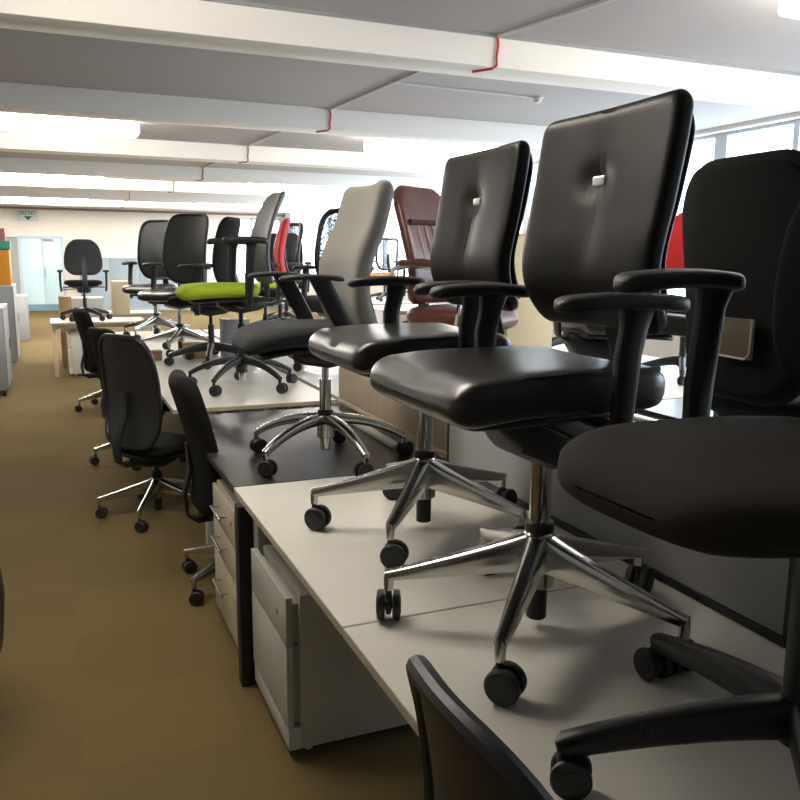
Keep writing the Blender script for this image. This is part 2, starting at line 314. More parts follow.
desk('white desk beyond the black desk, under the lime green seat', X0, 1.56, 4.70, 5.98, leg='steel_grey', inset=(0.75, 1.15), lx=0.45)
desk('white desk behind the lime seat desk, with boxes on it', X0, 1.56, 5.985, 7.26, leg='steel_grey')
desk('white desk under the glossy black seat with mesh back', X0, 1.56, 7.265, 8.54, leg='steel_grey')
desk('white desk at the far end of the long row', X0, 1.56, 8.545, 9.82, leg='steel_grey')
for i, (a, b) in enumerate([(0.42, 1.7), (1.71, 3.0), (3.02, 4.5), (4.52, 5.98), (6.0, 7.26), (7.28, 8.54), (8.56, 9.82)]):
    desk('white desk of the window side row, ' + ['behind the nearest grey screen', 'behind the second grey screen', 'under the maroon leather chair', 'behind the tan screen end', 'behind the lime seat desk', 'below the small red chair', 'at its far end'][i],
         1.60, 2.48, a, b, leg='steel_grey', group='desks of the window side row')
for i, (a, b) in enumerate([(1.6, 2.8), (4.03, 5.4), (5.42, 6.8), (6.82, 8.2), (8.22, 9.6), (12.5, 14), (14.5, 16.2)]):
    desk('white desk of the row by the windows, ' + ['nearest the camera', 'under the red chair', 'behind the red chair desk', 'middle of the row', 'beside the black wide chair', 'far down the room', 'under the orange seat'][i], 3.2 if i < 5 else 5.0, 4.95 if i < 5 else 6.5, a, b, leg='steel_grey', group='desks by the windows')
desk('white desk alone under the black wide back chair', 2.5, 3.15, 9.9, 10.8, leg='steel_grey', group='desks by the windows')
desk('grey desk with black edge seen between the chairs at right', 3.14, 4.9, 2.82, 4.0, 'grey_lam', 'black_edge', leg='steel_grey', group='desks by the windows')
# dividers on the back edges
def screen(label, x, y0, y1, z0, z1, m, trim='steel_black', group='desk divider screens'):
    t = thing('desk_screen', label, 'divider', (x, y0, 0), 0, group); d = y1 - y0
    obj('panel', MB().box(-0.012, 0.012, 0.012, d - 0.012, z0 + 0.022, z1 - 0.012, 0.003), m, t)
    obj('bottom_rail', MB().box(-0.018, 0.018, 0, d, z0, z0 + 0.022, 0.002), trim, t)
    obj('top_rail', MB().box(-0.014, 0.014, 0, d, z1 - 0.012, z1, 0.002), trim, t)
    for y in (0, d - 0.012): obj('end_post', MB().box(-0.014, 0.014, y, y + 0.012, z0 + 0.022, z1 - 0.012), trim, t)
screen('grey desk screen behind the charcoal fabric chair', 1.49, 0.45, 1.235, 0.727, 1.12, 'screen')
screen('grey desk screen behind the two black leather chairs', 1.49, 1.245, 2.99, 0.727, 1.12, 'screen')
screen('tan wooden desk screen behind the black desk', 1.555, 3.02, 4.6, 0.727, 1.12, 'tan', 'tan')
tag(obj('metal_bar', MB().box(-0.022, 0.022, -0.30, 0.30, 0, 0.022, 0.004), 'steel_white', None, (1.41, 3.66, 0.7255), R(-1.5)), 'flat white metal bar lying at the back of the black desk', 'metal bar')

# pedestals
def pedestal(label, x, y0, y1, h, depth, m, style, group='pedestals under the desks'):
    t = thing('pedestal', label, 'pedestal', (x, (y0 + y1) / 2, 0), 0, group); hw = (y1 - y0) / 2
    if style == 'bar':
        obj('carcass', MB().box(0.02, depth, -hw, hw, 0.03, h, 0.003), m, t)
        obj('plinth', MB().box(0.03, depth - 0.02, -hw + 0.02, hw - 0.02, 0.0, 0.03), 'steel_black', t)
        hs = [(0.035, 0.30, 0.205), (0.304, 0.445, 0.40), (0.449, h - 0.012, 0.535)]
        for i, (a, b, hz) in enumerate(hs):
            d = obj('drawer', MB().box(0, 0.0195, -hw + 0.002, hw - 0.002, a, b, 0.002), m, t)
            hb = MB().cyl((-0.032, -0.10, hz), (-0.032, 0.10, hz), 0.0055, n=10)
            for yy in (-0.08, 0.08): hb.cyl((0, yy, hz), (-0.032, yy, hz), 0.0045, n=8)
            obj('handle', hb, 'chrome', d)
        obj('lock', MB().cyl((-0.003, -hw + 0.06, h - 0.075), (0, -hw + 0.06, h - 0.075), 0.01), 'chrome', t)
    else:
        obj('carcass', MB().box(0.045, depth, -hw, hw, 0.035, h, 0.003), m, t)
        for i, (a, b) in enumerate([(0.115, 0.385), (0.389, h - 0.004)]):
            obj('drawer', MB().box(0, 0.022, -hw + 0.002, hw - 0.002, a, b, 0.002).box(0.022, 0.0445, -hw + 0.02, hw - 0.02, a + 0.002, b - 0.003 if i == 0 else b - 0.03), m, t)
        obj('bottom_rail', MB().box(0.004, 0.044, -hw, hw, 0.035, 0.111, 0.003), 'steel_white', t)
        obj('lock', MB().cyl((-0.004, -hw + 0.10, h - 0.085), (0, -hw + 0.10, h - 0.085), 0.010), 'chrome', t)
        for cxx, cyy in ((0.08, -hw + 0.05), (0.08, hw - 0.05), (depth - 0.06, -hw + 0.05), (depth - 0.06, hw - 0.05)):
            obj('castor', MB().cyl((cxx, cyy - 0.014, 0.017), (cxx, cyy + 0.014, 0.017), 0.0165, n=16, bev=0.003).box(cxx - 0.012, cxx + 0.012, cyy - 0.018, cyy + 0.018, 0.02, 0.036), 'steel_white', t)
    return t
pedestal('cream three drawer pedestal with chrome bar handles under the black desk', 0.596, 3.07, 3.545, 0.612, 0.6, 'ped_cream', 'bar')
pedestal('white two drawer pedestal on small castors under the white desk', 0.600, 2.315, 2.80, 0.555, 0.55, 'ped_white', 'grip')

# ------------------------------------------------------------------ chairs (local: facing +X, floor at z = 0)
CACHE = {}
def cached(key, name, build, m, angle=35):
    if key not in CACHE: CACHE[key] = build().mesh(name, M[m], angle)
    return CACHE[key]
def leg_mb(style, Rr):
    mb = MB(); Y = Vector((0, 1, 0)); zt = 0.115
    if style == 'polished':
        st = []
        for k in range(9):
            t = k / 8; x = lerp(0.025, Rr - 0.012, t); top = lerp(0.234, 0.134, t ** 0.9); hh = lerp(0.047, 0.0135, t ** 0.8); ww = lerp(0.027, 0.0145, t)
            st.append(((x, 0, top - hh), Y * ww, Vector((0, 0, hh))))
        st.append(((Rr + 0.004, 0, 0.1175), Y * 0.0125, Vector((0.006, 0, 0.011))))
        mb.loft(st, 20, 4.5)
        mb.tube([(Rr - 0.002, 0, 0.124), (Rr, 0, 0.105), (Rr, 0, 0.082)], [0.012, 0.0125, 0.0115], 14)
    elif style == 'arched':
        st = []
        for k in range(11):
            t = k / 10; x = lerp(0.02, Rr, t); zc = 0.185 - 0.092 * t ** 2.2; hh = lerp(0.026, 0.012, t); ww = lerp(0.025, 0.016, t)
            st.append(((x, 0, zc), Y * ww, Vector((hh * 0.5 * t, 0, hh))))
        mb.loft(st, 18, 3); mb.cyl((Rr - 0.006, 0, 0.095), (Rr - 0.006, 0, 0.062), 0.0095, n=12)
    else:
        st = []
        for k in range(11):
            t = k / 10; x = lerp(0.02, Rr, t); zc = 0.140 - 0.055 * t ** 1.6; hh = lerp(0.036, 0.019, t); ww = lerp(0.030, 0.019, t)
            st.append(((x, 0, zc), Y * ww, Vector((hh * 0.3 * t, 0, hh))))
        st.append(((Rr + 0.014, 0, 0.082), Y * 0.010, Vector((0.004, 0, 0.010))))
        mb.loft(st, 18, 3); mb.cyl((Rr, 0, 0.09), (Rr, 0, 0.058), 0.013, n=12)
    return mb
def hood_mb():
    mb = MB()
    st = []
    for k in range(9):
        a = R(-10 + 200 * k / 8); st.append(((0.012 + 0.020 * math.cos(a), 0, 0.034 + 0.021 * math.sin(a)), Vector((0, 0.0075, 0)), Vector((0.006 * math.cos(a), 0, 0.006 * math.sin(a)))))
    mb.loft(st, 10, 3); mb.box(-0.012, 0.03, -0.006, 0.006, 0.02, 0.052, 0.003); mb.cyl((0, 0, 0.045), (0, 0, 0.086), 0.0075, n=10)
    mb.cyl((0.012, -0.012, 0.034), (0.012, 0.012, 0.034), 0.008, n=10)
    return mb
def wheel_mb(s): return MB().cyl((0.012, s * 0.0085, 0.034), (0.012, s * 0.026, 0.034), 0.034, n=28, bev=0.004).cyl((0.012, s * 0.024, 0.034), (0.012, s * 0.0275, 0.034), 0.02, n=20)
def seat_mb(L, W, T, z, front, drop=0.03, ex=4.5, taper=0.06, rc=0.13, dish=0.008):
    mb = MB(); st = []; NS = 34
    for k in range(NS + 1):
        t = 0.5 - 0.5 * math.cos(math.pi * k / NS); x = front - L + L * t; d1 = (1 - t) * L; d0 = t * L
        wf = lerp(1.0 - taper, 1.0, min(1, t * 1.5)) * W / 2
        w = wf - rc * 0.55 * (1 - rnd(d0, rc)) - rc * 0.75 * (1 - rnd(d1, rc))
        if t > 0.5: w += 0.0
        b = T / 2 * max(0.06, min(rnd(d1, T * 0.55), rnd(d0, T * 0.5)))
        zz = z - T / 2 - drop * max(0, (t - 0.55) / 0.45) ** 2.2
        st.append(((x, 0, zz), Vector((0, w, 0)), Vector((0, 0, b)), 0))
    def post(p, a, b):
        if b > 0: p = p + Vector((0, 0, -dish * max(0, 1 - a * a) * b))
        return p
    return mb.loft(st, 56, ex, post, 3.5)
def back_mb(z0, z1, xs, ws, T, bow=0.03, rc=0.10, rt=0.045, ex=3.2, dent=None, n=88, NS=44, fex=None):
    # xs: curve of the centre-line x over t, ws: half-width over t
    mb = MB(); st = []; H = z1 - z0
    for k in range(NS + 1):
        t = 0.5 - 0.5 * math.cos(math.pi * k / NS); z = z0 + H * t; d = min(t, 1 - t) * H
        x = curve(xs, t); dx = (curve(xs, min(1, t + 0.02)) - curve(xs, max(0, t - 0.02))) / (0.04 * H)
        w = curve(ws, t) - rc * (1 - rnd(d, rc)) * 0.8
        if fex: w = max(0.01, curve(ws, t) * max(0.0, 1 - abs(2 * t - 1) ** fex) ** (1 / fex))
        b = T / 2 * max(0.08, rnd(d, rt))
        nrm = Vector((1, 0, -dx)).normalized()
        st.append(((x, 0, z), Vector((0, w, 0)), nrm * b, bow * (w / curve(ws, t)) ** 2))
    def post(p, a, b):
        if dent and b > 0:
            dz = p.z - dent[0]
            g = dent[1] * math.exp(-(p.y / 0.05) ** 2) * (0.85 * math.exp(-(dz / 0.035) ** 2) + 0.42 * math.exp(-((dz + 0.10) / 0.09) ** 2) + 0.12 * math.exp(-((dz - 0.07) / 0.05) ** 2))
            p = p + Vector((-g, 0, 0))
        return p
    return mb.loft(st, n, ex, post, 4.5)
STY = {}
def style(key, **k): STY[key] = k; return key
def chair(label, sty, x, y, z, rz, base=0.0, sw5=None, name='office_chair', group=None, detail=True, cat='chair'):
    s = STY[sty]; t = thing(name, label, cat, (x, y, z), R(rz), group); Rr = s.get('R', 0.35); bm = s['base']; bst = s['bstyle']; zs = s['zs']
    lift0 = {'polished': 0.248, 'arched': 0.21, 'plastic': 0.165}[bst]
    # star base
    hub = link('base_hub', cached((sty, 'hub'), 'base_hub', lambda: MB().cyl((0, 0, 0.105 if bst != 'plastic' else 0.095), (0, 0, lift0 - 0.01), 0.038, 0.036, 24, 0.004), bm), t)
    if bst != 'plastic':
        link('gas_lift_foot', cached((sty, 'foot'), 'gas_lift_foot', lambda: MB().cyl((0, 0, 0.025 if bst == 'polished' else 0.05), (0, 0, 0.106), 0.024, n=20, bev=0.003), 'plastic' if bst == 'polished' else 'chrome'), t)
        link('hub_collar', cached((sty, 'coll'), 'hub_collar', lambda: MB().cyl((0, 0, lift0 - 0.012), (0, 0, lift0 + 0.016), 0.034, n=24, bev=0.004), 'plastic'), t)
    for k in range(5):
        a = R(base - rz + 72 * k)
        lg = link('base_leg', cached((bst, bm, Rr), 'base_leg', lambda: leg_mb(bst, Rr), bm), t, (0, 0, 0), a)
        if s.get('text') and k == s.get('textleg', 0):
            for sd in (1,):
                tm = cached_text(s['text']); tt = link('embossed_lettering', tm, lg, (0.23, sd * 0.0235, 0.118), 0); tt.rotation_euler = (R(90), R(-10) * -1 if sd > 0 else R(10), R(180) if sd > 0 else 0)
        sw = R(sw5[k] - rz) if sw5 else R(random.choice((-40, -15, 10, 35, 150, 190)) - rz)
        c = link('castor', cached(('hood',), 'castor', hood_mb, 'plastic'), t, (Rr * math.cos(a), Rr * math.sin(a), 0), sw); c.scale = (s.get('cs', 1),) * 3
        if detail:
            for sd in (1, -1): link('wheel', cached(('wheel', sd), 'wheel', lambda: wheel_mb(sd), 'wheel'), c)
        else:
            link('wheel_pair', cached(('wheelpair',), 'wheel_pair', lambda: wheel_mb(1).add(wheel_mb(-1).v, wheel_mb(-1).f), 'wheel'), c)
    cm = s.get('col', 'plastic')
    link('gas_lift', cached((sty, 'lift'), 'gas_lift', lambda: MB().cyl((0, 0, lift0), (0, 0, lerp(lift0, zs - 0.2, s.get('lk', 0.75))), s.get('lr', 0.025), n=20).cyl((0, 0, lerp(lift0, zs - 0.2, s.get('lk', 0.75))), (0, 0, zs - 0.15), 0.015, n=16), cm), t)
    # mechanism under the seat
    T = s.get('T', 0.10); zb = zs - T
    md = s.get('mech', 0.0)
    mm = lambda: MB().loft([((0.15, 0, zb - 0.035), (0, 0.05, 0), (0, 0, 0.02)), ((0.10, 0, zb - 0.042 - md * .6), (0, 0.085, 0), (0, 0, 0.04 + md * .5)), ((0, 0, zb - 0.05 - md), (0, 0.09, 0), (0, 0, 0.05 + md)), ((-0.12, 0, zb - 0.04 - md * .6), (0, 0.08, 0), (0, 0, 0.04 + md * .5)), ((-0.16, 0, zb - 0.03), (0, 0.05, 0), (0, 0, 0.025))], 20, 3.5).box(-0.13, 0.13, -0.17, 0.17, zb - 0.018, zb + 0.012, 0.008)
    link('tilt_mechanism', cached((sty, 'mech'), 'tilt_mechanism', mm, 'plastic'), t)
    if detail: link('height_lever', cached((sty, 'lever'), 'height_lever', lambda: MB().tube([(0.06, 0.06, zb - 0.04), (0.06, 0.15, zb - 0.045), (0.055, 0.22, zb - 0.05)], [0.005] * 3, 8).box(0.035, 0.075, 0.20, 0.265, zb - 0.058, zb - 0.044, 0.005), 'plastic_grey'), t)
    # seat
    W, L, fr = s.get('W', 0.50), s.get('L', 0.48), s.get('front', 0.34)
    se = link('seat', cached((sty, 'seat'), 'seat', lambda: seat_mb(L, W, T, zs, fr, s.get('drop', 0.03), s.get('sex', 4.5), s.get('taper', 0.06), s.get('src', 0.13)), s['seat'], 60), t)
    link('seat_shell', cached((sty, 'shell'), 'seat_shell', lambda: seat_mb(L - 0.10, W - 0.09, 0.03, zb + 0.008, fr - 0.075, s.get('drop', 0.03) * 0.8, 4, 0.08, max(0.12, s.get('src', 0.13)), 0), 'plastic', 60), t)
    if s.get('piping') and detail:
        for sd in (1, -1):
            hw = W / 2 - 0.012
            link('piping', cached((sty, 'pip', sd), 'piping', lambda: MB().tube([(fr - L + 0.10, sd * (hw - 0.006), zs - 0.010), (fr - 0.25, sd * (hw + 0.002), zs - 0.010), (fr - 0.14, sd * (hw + 0.002), zs - 0.014), (fr - 0.095, sd * (hw + 0.002), zs - 0.030), (fr - 0.085, sd * (hw + 0.004), zs - 0.058), (fr - 0.088, sd * (hw - 0.002), zs - 0.093)], 0.004, 8), s.get('pipemat', 'leather_side')), se)
    # back
    bz0, bz1 = s['bz']; xs, ws = s['xs'], s['ws']; bT = s.get('bT', 0.055)
    if s.get('frame_back'):
        def frm():
            mb = MB(); pts = []
            for k in range(801):
                a = 2 * math.pi * k / 800; e = s.get('fex', 5.0)
                cy = math.copysign(abs(math.cos(a)) ** (2 / e), math.cos(a)); cz = math.copysign(abs(math.sin(a)) ** (2 / e), math.sin(a))
                tt = 0.5 + 0.5 * cz; pts.append((curve(xs, tt) + s.get('bow', 0.03) * cy * cy, curve(ws, tt) * cy, lerp(bz0, bz1, tt)))
            pts = [Vector(p) for p in pts]; ds = [0.0]
            for k in range(len(pts) - 1): ds.append(ds[-1] + (pts[k + 1] - pts[k]).length)
            out = []; j = 0
            for k in range(73):
                g = ds[-1] * k / 72
                while j < len(pts) - 2 and ds[j + 1] < g: j += 1
                out.append(pts[j].lerp(pts[j + 1], (g - ds[j]) / max(1e-9, ds[j + 1] - ds[j])))
            pts = out
            return mb.tube(pts, s.get('fr', 0.014), 10)
        bk = link('backrest_frame', cached((sty, 'bframe'), 'backrest_frame', frm, s.get('fm', 'plastic')), t)
        link('backrest_mesh', cached((sty, 'bmesh'), 'backrest_mesh', lambda: back_mb(bz0 + 0.008, bz1 - 0.008, xs, [(a, b - 0.006) for a, b in ws], 0.010, s.get('bow', 0.03), 0.06, 0.01, 4.0, None, 64, 44, s.get('fex', 5.0)), s['back'], 60), t)
    else:
        bk = link('backrest', cached((sty, 'back'), 'backrest', lambda: back_mb(bz0, bz1, xs, ws, bT, s.get('bow', 0.03), s.get('rc', 0.08), s.get('rt', 0.04), s.get('bex', 4.0), s.get('dent')), s['back'], 60), t)
    if s.get('shell'):
        link('back_shell', cached((sty, 'bshell'), 'back_shell', lambda: back_mb(bz0 + 0.03, bz1 - 0.02, [(a, b - bT * 0.62) for a, b in xs], [(a, b - 0.012) for a, b in ws], 0.02, s.get('bow', 0.03), max(0.08, s.get('rc', 0.08)), 0.02, 4.0), s['shell'], 60), t)
    if s.get('tagplate'):
        tz = s['tagplate']; tx = curve(xs, (tz - bz0) / (bz1 - bz0)) + bT / 2
        tg = link('maker_tag', cached((sty, 'tag'), 'maker_tag', lambda: MB().box(tx - 0.024, tx - 0.010, -0.023, 0.023, tz - 0.012, tz + 0.012, 0.005, 3), 'silver'), bk)
        tg['label'] = 'small silver tag in the dimple'
    # back support bar
    xm = curve(xs, 0.12); 
    if not s.get('nobar'): link('back_support', cached((sty, 'bar'), 'back_support', lambda: MB().loft([((-0.10, 0, zb - 0.04), (0, 0.04, 0), (0, 0, 0.014)), ((xm - 0.03, 0, zb - 0.045), (0, 0.036, 0), (0, 0, 0.014)), ((xm - 0.075, 0, zb - 0.02), (0, 0.034, 0), (-0.010, 0, 0.010)), ((xm - 0.085, 0, zb + 0.08), (0, 0.032, 0), (-0.012, 0, 0)), ((curve(xs, 0.3) - bT * 0.62, 0, lerp(bz0, bz1, 0.3)), (0, 0.032, 0), (-0.010, 0, 0)), ((curve(xs, 0.5) - bT * 0.55, 0, lerp(bz0, bz1, 0.5)), (0, 0.026, 0), (-0.008, 0, 0))], 16, 3.5), s.get('barm', 'plastic')), t)
    if s.get('arms'):
        za, ya = s['arms'][0], s['arms'][1]; kind = s['arms'][2] if len(s['arms']) > 2 else 'T'
        for sd in (1, -1):
            def post_(sd=sd):
                mb = MB(); U = Vector((0.03, 0, 0)); V = Vector((0, 0.013, 0)); px_ = s.get('postx', 0)
                mb.loft([((px_ + 0.005, sd * (ya - 0.005), zs - 0.16), U * 0.72, V), ((px_ + 0.004, sd * (ya + 0.002), zs - 0.08), U * 0.8, V * 1.1), ((px_ + 0.0, sd * (ya + 0.004), zs + 0.03), U * 0.95, V * 1.2), ((px_ + -0.012, sd * (ya + 0.002), za - 0.07), U, V * 1.1), ((px_ + -0.018, sd * ya, za - 0.035), U * 1.25, V * 1.3), ((px_ + -0.02, sd * ya, za - 0.02), U * 1.5, V * 1.8)], 18, 3.2)
                mb.loft([((px_ + 0.005, sd * 0.12, zs - T - 0.012), (0.03, 0, 0), (0, 0, 0.007)), ((px_ + 0.005, sd * (ya - 0.03), zs - T - 0.02), (0.026, 0, 0), (0, 0, 0.008)), ((px_ + 0.005, sd * (ya + 0.004), zs - T - 0.05), (0.022, 0, 0), (0, -0.006 * sd, 0.006)), ((px_ + 0.005, sd * (ya), zs - T - 0.065), (0.018, 0, 0), (0, 0, 0.006))], 14, 3.2)
                return mb
            def tilted(sd=sd):
                mb = MB(); U = Vector((0.028, 0, 0)); V = Vector((0, 0.013, 0))
                mb.loft([((-0.02, sd * (ya - 0.01), zs - 0.12), U * 1.3, V), ((0.01, sd * ya, zs), U * 1.4, V), ((0.10, sd * ya, za - 0.03), U * 1.5, V * 1.2), ((0.11, sd * ya, za - 0.012), U * 1.7, V * 1.4)], 16, 3.2)
                mb.loft([((-0.02, sd * 0.12, zs - T - 0.012), (0.03, 0, 0), (0, 0, 0.007)), ((-0.02, sd * (ya - 0.03), zs - T - 0.01), (0.03, 0, 0), (0, 0, 0.008)), ((-0.02, sd * ya, zs - T - 0.02), (0.03, 0, 0), (0, 0, 0.01))], 14, 3.2)
                return mb
            pst = link('arm_post', cached((sty, 'post', sd), 'arm_post', post_ if kind == 'T' else tilted, s.get('postm', 'plastic')), t)
            def pad(sd=sd):
                mb = MB(); st = []; la, wa, th = s.get('pad', (0.27, 0.085, 0.032))
                for k in range(17):
                    q = 0.5 - 0.5 * math.cos(math.pi * k / 16); d = min(q, 1 - q) * la
                    st.append(((-0.12 + la * q + s.get('padx', 0), sd * (ya + 0.006 * math.cos(q * 3)), za - th / 2 - 0.01 * (2 * q - 1) ** 2), Vector((0, wa / 2 * max(0.25, rnd(d, 0.05)), 0)), Vector((0, 0, th / 2 * max(0.3, rnd(d, 0.02))))))
                return mb.loft(st, 22, 3.4)
            link('arm_pad', cached((sty, 'pad', sd), 'arm_pad', pad, s.get('padm', 'plastic_pad'), 60), pst)
    return t
def cached_text(b):
    if ('txt', b) not in CACHE: CACHE[('txt', b)] = text_mesh(b, 0.03, 0.0008, M['dark_letter'])
    return CACHE[('txt', b)]

LXS = [(0, -0.165), (0.15, -0.115), (0.3, -0.102), (0.55, -0.124), (0.8, -0.145), (1, -0.158)]
LWS = [(0, 0.215), (0.2, 0.237), (0.5, 0.245), (0.8, 0.247), (1, 0.245)]
style('leather', cs=1.09, base='alu', bstyle='polished', R=0.352, col='chrome', lk=1.02, mech=0.03, seat='leather', back='leather_back', zs=0.652, T=0.098, W=0.50, L=0.50, front=0.345, drop=0.02, sex=7, src=0.065, taper=0.03,
      piping=True, bz=(0.715, 1.195), xs=LXS, ws=LWS, bT=0.055, bow=0.013, rc=0.045, rt=0.028, bex=5.5, dent=(1.035, 0.019), tagplate=1.035, shell='leather_side', arms=(0.803, 0.28), pad=(0.29, 0.085, 0.032), padx=-0.01)
style('task_fabric', lr=0.034, lk=1.0, base='plastic', bstyle='plastic', R=0.382, seat='fabric_brown', back='fabric', zs=0.612, T=0.09, W=0.50, L=0.52, front=0.408, drop=0.02, sex=3.2, src=0.22,
      bz=(0.60, 1.045), xs=[(0, -0.21), (0.25, -0.18), (0.6, -0.19), (1, -0.22)], ws=[(0, 0.20), (0.3, 0.25), (0.7, 0.255), (1, 0.21)], bT=0.06, bow=0.03, rc=0.12, rt=0.05, bex=3.4, shell='plastic', arms=(0.85, 0.262), padx=0.055, postx=0.012, pad=(0.275, 0.09, 0.034), text='MARK', textleg=2)
style('rear_shell', base='plastic', bstyle='plastic', R=0.34, seat='fabric', back='fabric', zs=0.50, T=0.10, W=0.52, L=0.48, front=0.30, sex=3.2, src=0.18, bz=(0.47, 1.145), xs=[(0, -0.205), (0.2, -0.195), (0.5, -0.20), (1, -0.235)], ws=[(0, 0.23), (0.3, 0.25), (0.75, 0.268), (1, 0.25)], bT=0.06, bow=0.035, rc=0.15, rt=0.04, bex=3.4, shell='fabric', nobar=True)
style('grey_back', base='alu', bstyle='arched', R=0.345, col='chrome', seat='fabric_dark', back='fabric_grey', zs=0.605, T=0.10, W=0.50, L=0.48, front=0.37, drop=0.045, sex=3.2, src=0.2,
      bz=(0.57, 1.16), xs=[(0, -0.165), (0.2, -0.12), (0.45, -0.125), (0.7, -0.185), (1, -0.235)], ws=[(0, 0.235), (0.4, 0.25), (0.75, 0.235), (1, 0.215)], bT=0.095, bow=0.045, rc=0.05, rt=0.04, bex=3.6, arms=(0.80, 0.27, 'tilt'), pad=(0.25, 0.09, 0.022), padx=0.13)
style('lime', base='plastic', bstyle='arched', R=0.355, seat='lime', back='mesh_dense', zs=0.70, T=0.105, W=0.50, L=0.50, front=0.40, drop=0.02, sex=3.0, src=0.2,
      bz=(0.69, 1.275), xs=[(0, -0.19), (0.25, -0.16), (0.5, -0.17), (0.75, -0.215), (1, -0.29)], ws=[(0, 0.22), (0.4, 0.245), (0.8, 0.225), (1, 0.17)], bT=0.035, bow=0.035, rc=0.08, rt=0.02, bex=3.0, arms=(0.985, 0.28), pad=(0.28, 0.10, 0.04))
style('mesh_task', base='alu', bstyle='polished', R=0.345, col='plastic', seat='fabric', back='mesh', zs=0.49, T=0.085, W=0.49, L=0.47, front=0.27, sex=3.2, src=0.18,
      bz=(0.47, 1.125), xs=[(0, -0.22), (0.3, -0.185), (0.6, -0.195), (1, -0.24)], ws=[(0, 0.225), (0.3, 0.235), (0.75, 0.23), (1, 0.21)], bow=0.03, frame_back=True, fr=0.016)
style('fabric_side', base='alu', bstyle='polished', R=0.34, seat='fabric', back='fabric', zs=0.48, T=0.085, W=0.49, L=0.46, front=0.24, sex=3.2, src=0.18,
      bz=(0.40, 1.055), xs=[(0, -0.215), (0.25, -0.20), (0.55, -0.225), (1, -0.305)], ws=[(0, 0.19), (0.3, 0.23), (0.8, 0.225), (1, 0.20)], bT=0.095, bow=0.03, rc=0.09, rt=0.05, bex=3.2)
style('edge_mesh', base='plastic', bstyle='plastic', R=0.33, seat='fabric', back='mesh', zs=0.48, T=0.085, W=0.48, L=0.46, front=0.24, sex=3.2, src=0.18,
      bz=(0.52, 0.995), xs=[(0, -0.21), (0.3, -0.18), (0.6, -0.19), (1, -0.225)], ws=[(0, 0.20), (0.3, 0.235), (0.75, 0.245), (1, 0.235)], bow=0.055, frame_back=True, fr=0.019, fex=2.8)
style('rear_task', base='plastic', bstyle='plastic', R=0.31, seat='fabric', back='fabric_dark', zs=0.54, T=0.085, W=0.48, L=0.46, front=0.27, sex=3.2, src=0.16,
      bz=(0.60, 1.06), xs=[(0, -0.20), (0.3, -0.17), (0.6, -0.18), (1, -0.22)], ws=[(0, 0.20), (0.25, 0.235), (0.6, 0.225), (1, 0.165)], bT=0.05, bow=0.035, rc=0.13, rt=0.04, bex=3.0, arms=(0.67, 0.285), pad=(0.22, 0.07, 0.03))
style('mesh_gloss', base='alu', bstyle='polished', R=0.345, col='chrome', seat='leather', back='mesh_dense', zs=0.575, T=0.085, W=0.49, L=0.48, front=0.34, sex=3.2, src=0.16, bz=(0.62, 1.225), xs=[(0, -0.17), (0.3, -0.13), (0.6, -0.15), (1, -0.22)], ws=[(0, 0.20), (0.3, 0.225), (0.75, 0.225), (1, 0.22)], bow=0.04, frame_back=True, fr=0.014, fex=6, arms=(0.80, 0.28), pad=(0.25, 0.09, 0.03))
style('dark', base='plastic', bstyle='plastic', R=0.33, seat='fabric', back='fabric', zs=0.57, T=0.085, W=0.49, L=0.47, front=0.30, sex=3.2, src=0.16, bz=(0.62, 1.16), xs=[(0, -0.19), (0.3, -0.16), (0.6, -0.175), (1, -0.23)], ws=[(0, 0.20), (0.3, 0.235), (0.75, 0.23), (1, 0.20)], bT=0.05, bow=0.04, rc=0.10, rt=0.04, bex=3.2, arms=(0.80, 0.28))
for k, b_, s_ in (('red', 'red', 'fabric'), ('green_far', 'mesh_open', 'lime'), ('orange_far', 'mesh_open', 'orange'), ('outline', 'mesh_open', 'fabric_dark')):
    STY[k] = dict(STY['mesh_gloss' if b_ == 'mesh_open' else 'dark']); STY[k].update(back=b_, seat=s_)
    if k == 'red': STY[k].update(bz=(0.66, 1.215))
    if b_ == 'mesh_open': STY[k].update(base='plastic', bstyle='plastic', col='plastic', fr=0.022)
STY['exec'] = dict(base='alu', bstyle='arched', R=0.35, col='chrome', seat='maroon', back='maroon', zs=0.60, T=0.13, W=0.54, L=0.52, front=0.33, drop=0.02, sex=3.6, src=0.14,
      bz=(0.60, 1.27), xs=[(0, -0.16), (0.25, -0.13), (0.6, -0.19), (1, -0.30)], ws=[(0, 0.26), (0.4, 0.265), (0.8, 0.25), (1, 0.215)], bT=0.09, bow=0.02, rc=0.13, rt=0.05, bex=3.4)
STY['leather_far'] = dict(STY['leather']); STY['leather_far'].update(xs=[(a, b - 0.048) for a, b in LXS], front=0.318)
D0 = 0.7255
ROW = 'office chairs standing on the long desk row'
chair('black leather high chair, larger one in front, with polished aluminium base', 'leather', 1.012, 1.555, D0, 180, 10, (30, -20, 67, -50, 90), group=ROW)
chair('black leather high chair on polished base, farther, partly hidden by the larger one', 'leather_far', 1.058, 2.305, D0, 180, 14, (20, -30, -50, -35, 10), group=ROW)
chair('charcoal fabric chair with black plastic base, nearest at right edge', 'task_fabric', 1.075, 0.862, D0, 181, 13, (0, 90, -35, 0, 0), group=ROW)
chair('chair with tall pale grey back and dark seat on the black desk', 'grey_back', 1.035, 3.27, D0, 180, 64, group=ROW)
chair('chair with lime green seat and grey mesh back', 'lime', 1.12, 5.35, D0, 180, 12, group=ROW)
chair('chair with glossy black seat and square mesh back behind the lime seat', 'mesh_gloss', 1.02, 7.5, D0, 222, 30, group=ROW)
chair('black mesh chair farthest on the long desk row', 'mesh_gloss', 0.98, 8.95, D0, 235, 10, group=ROW)
AIS = 'chairs on the carpet along the aisle'
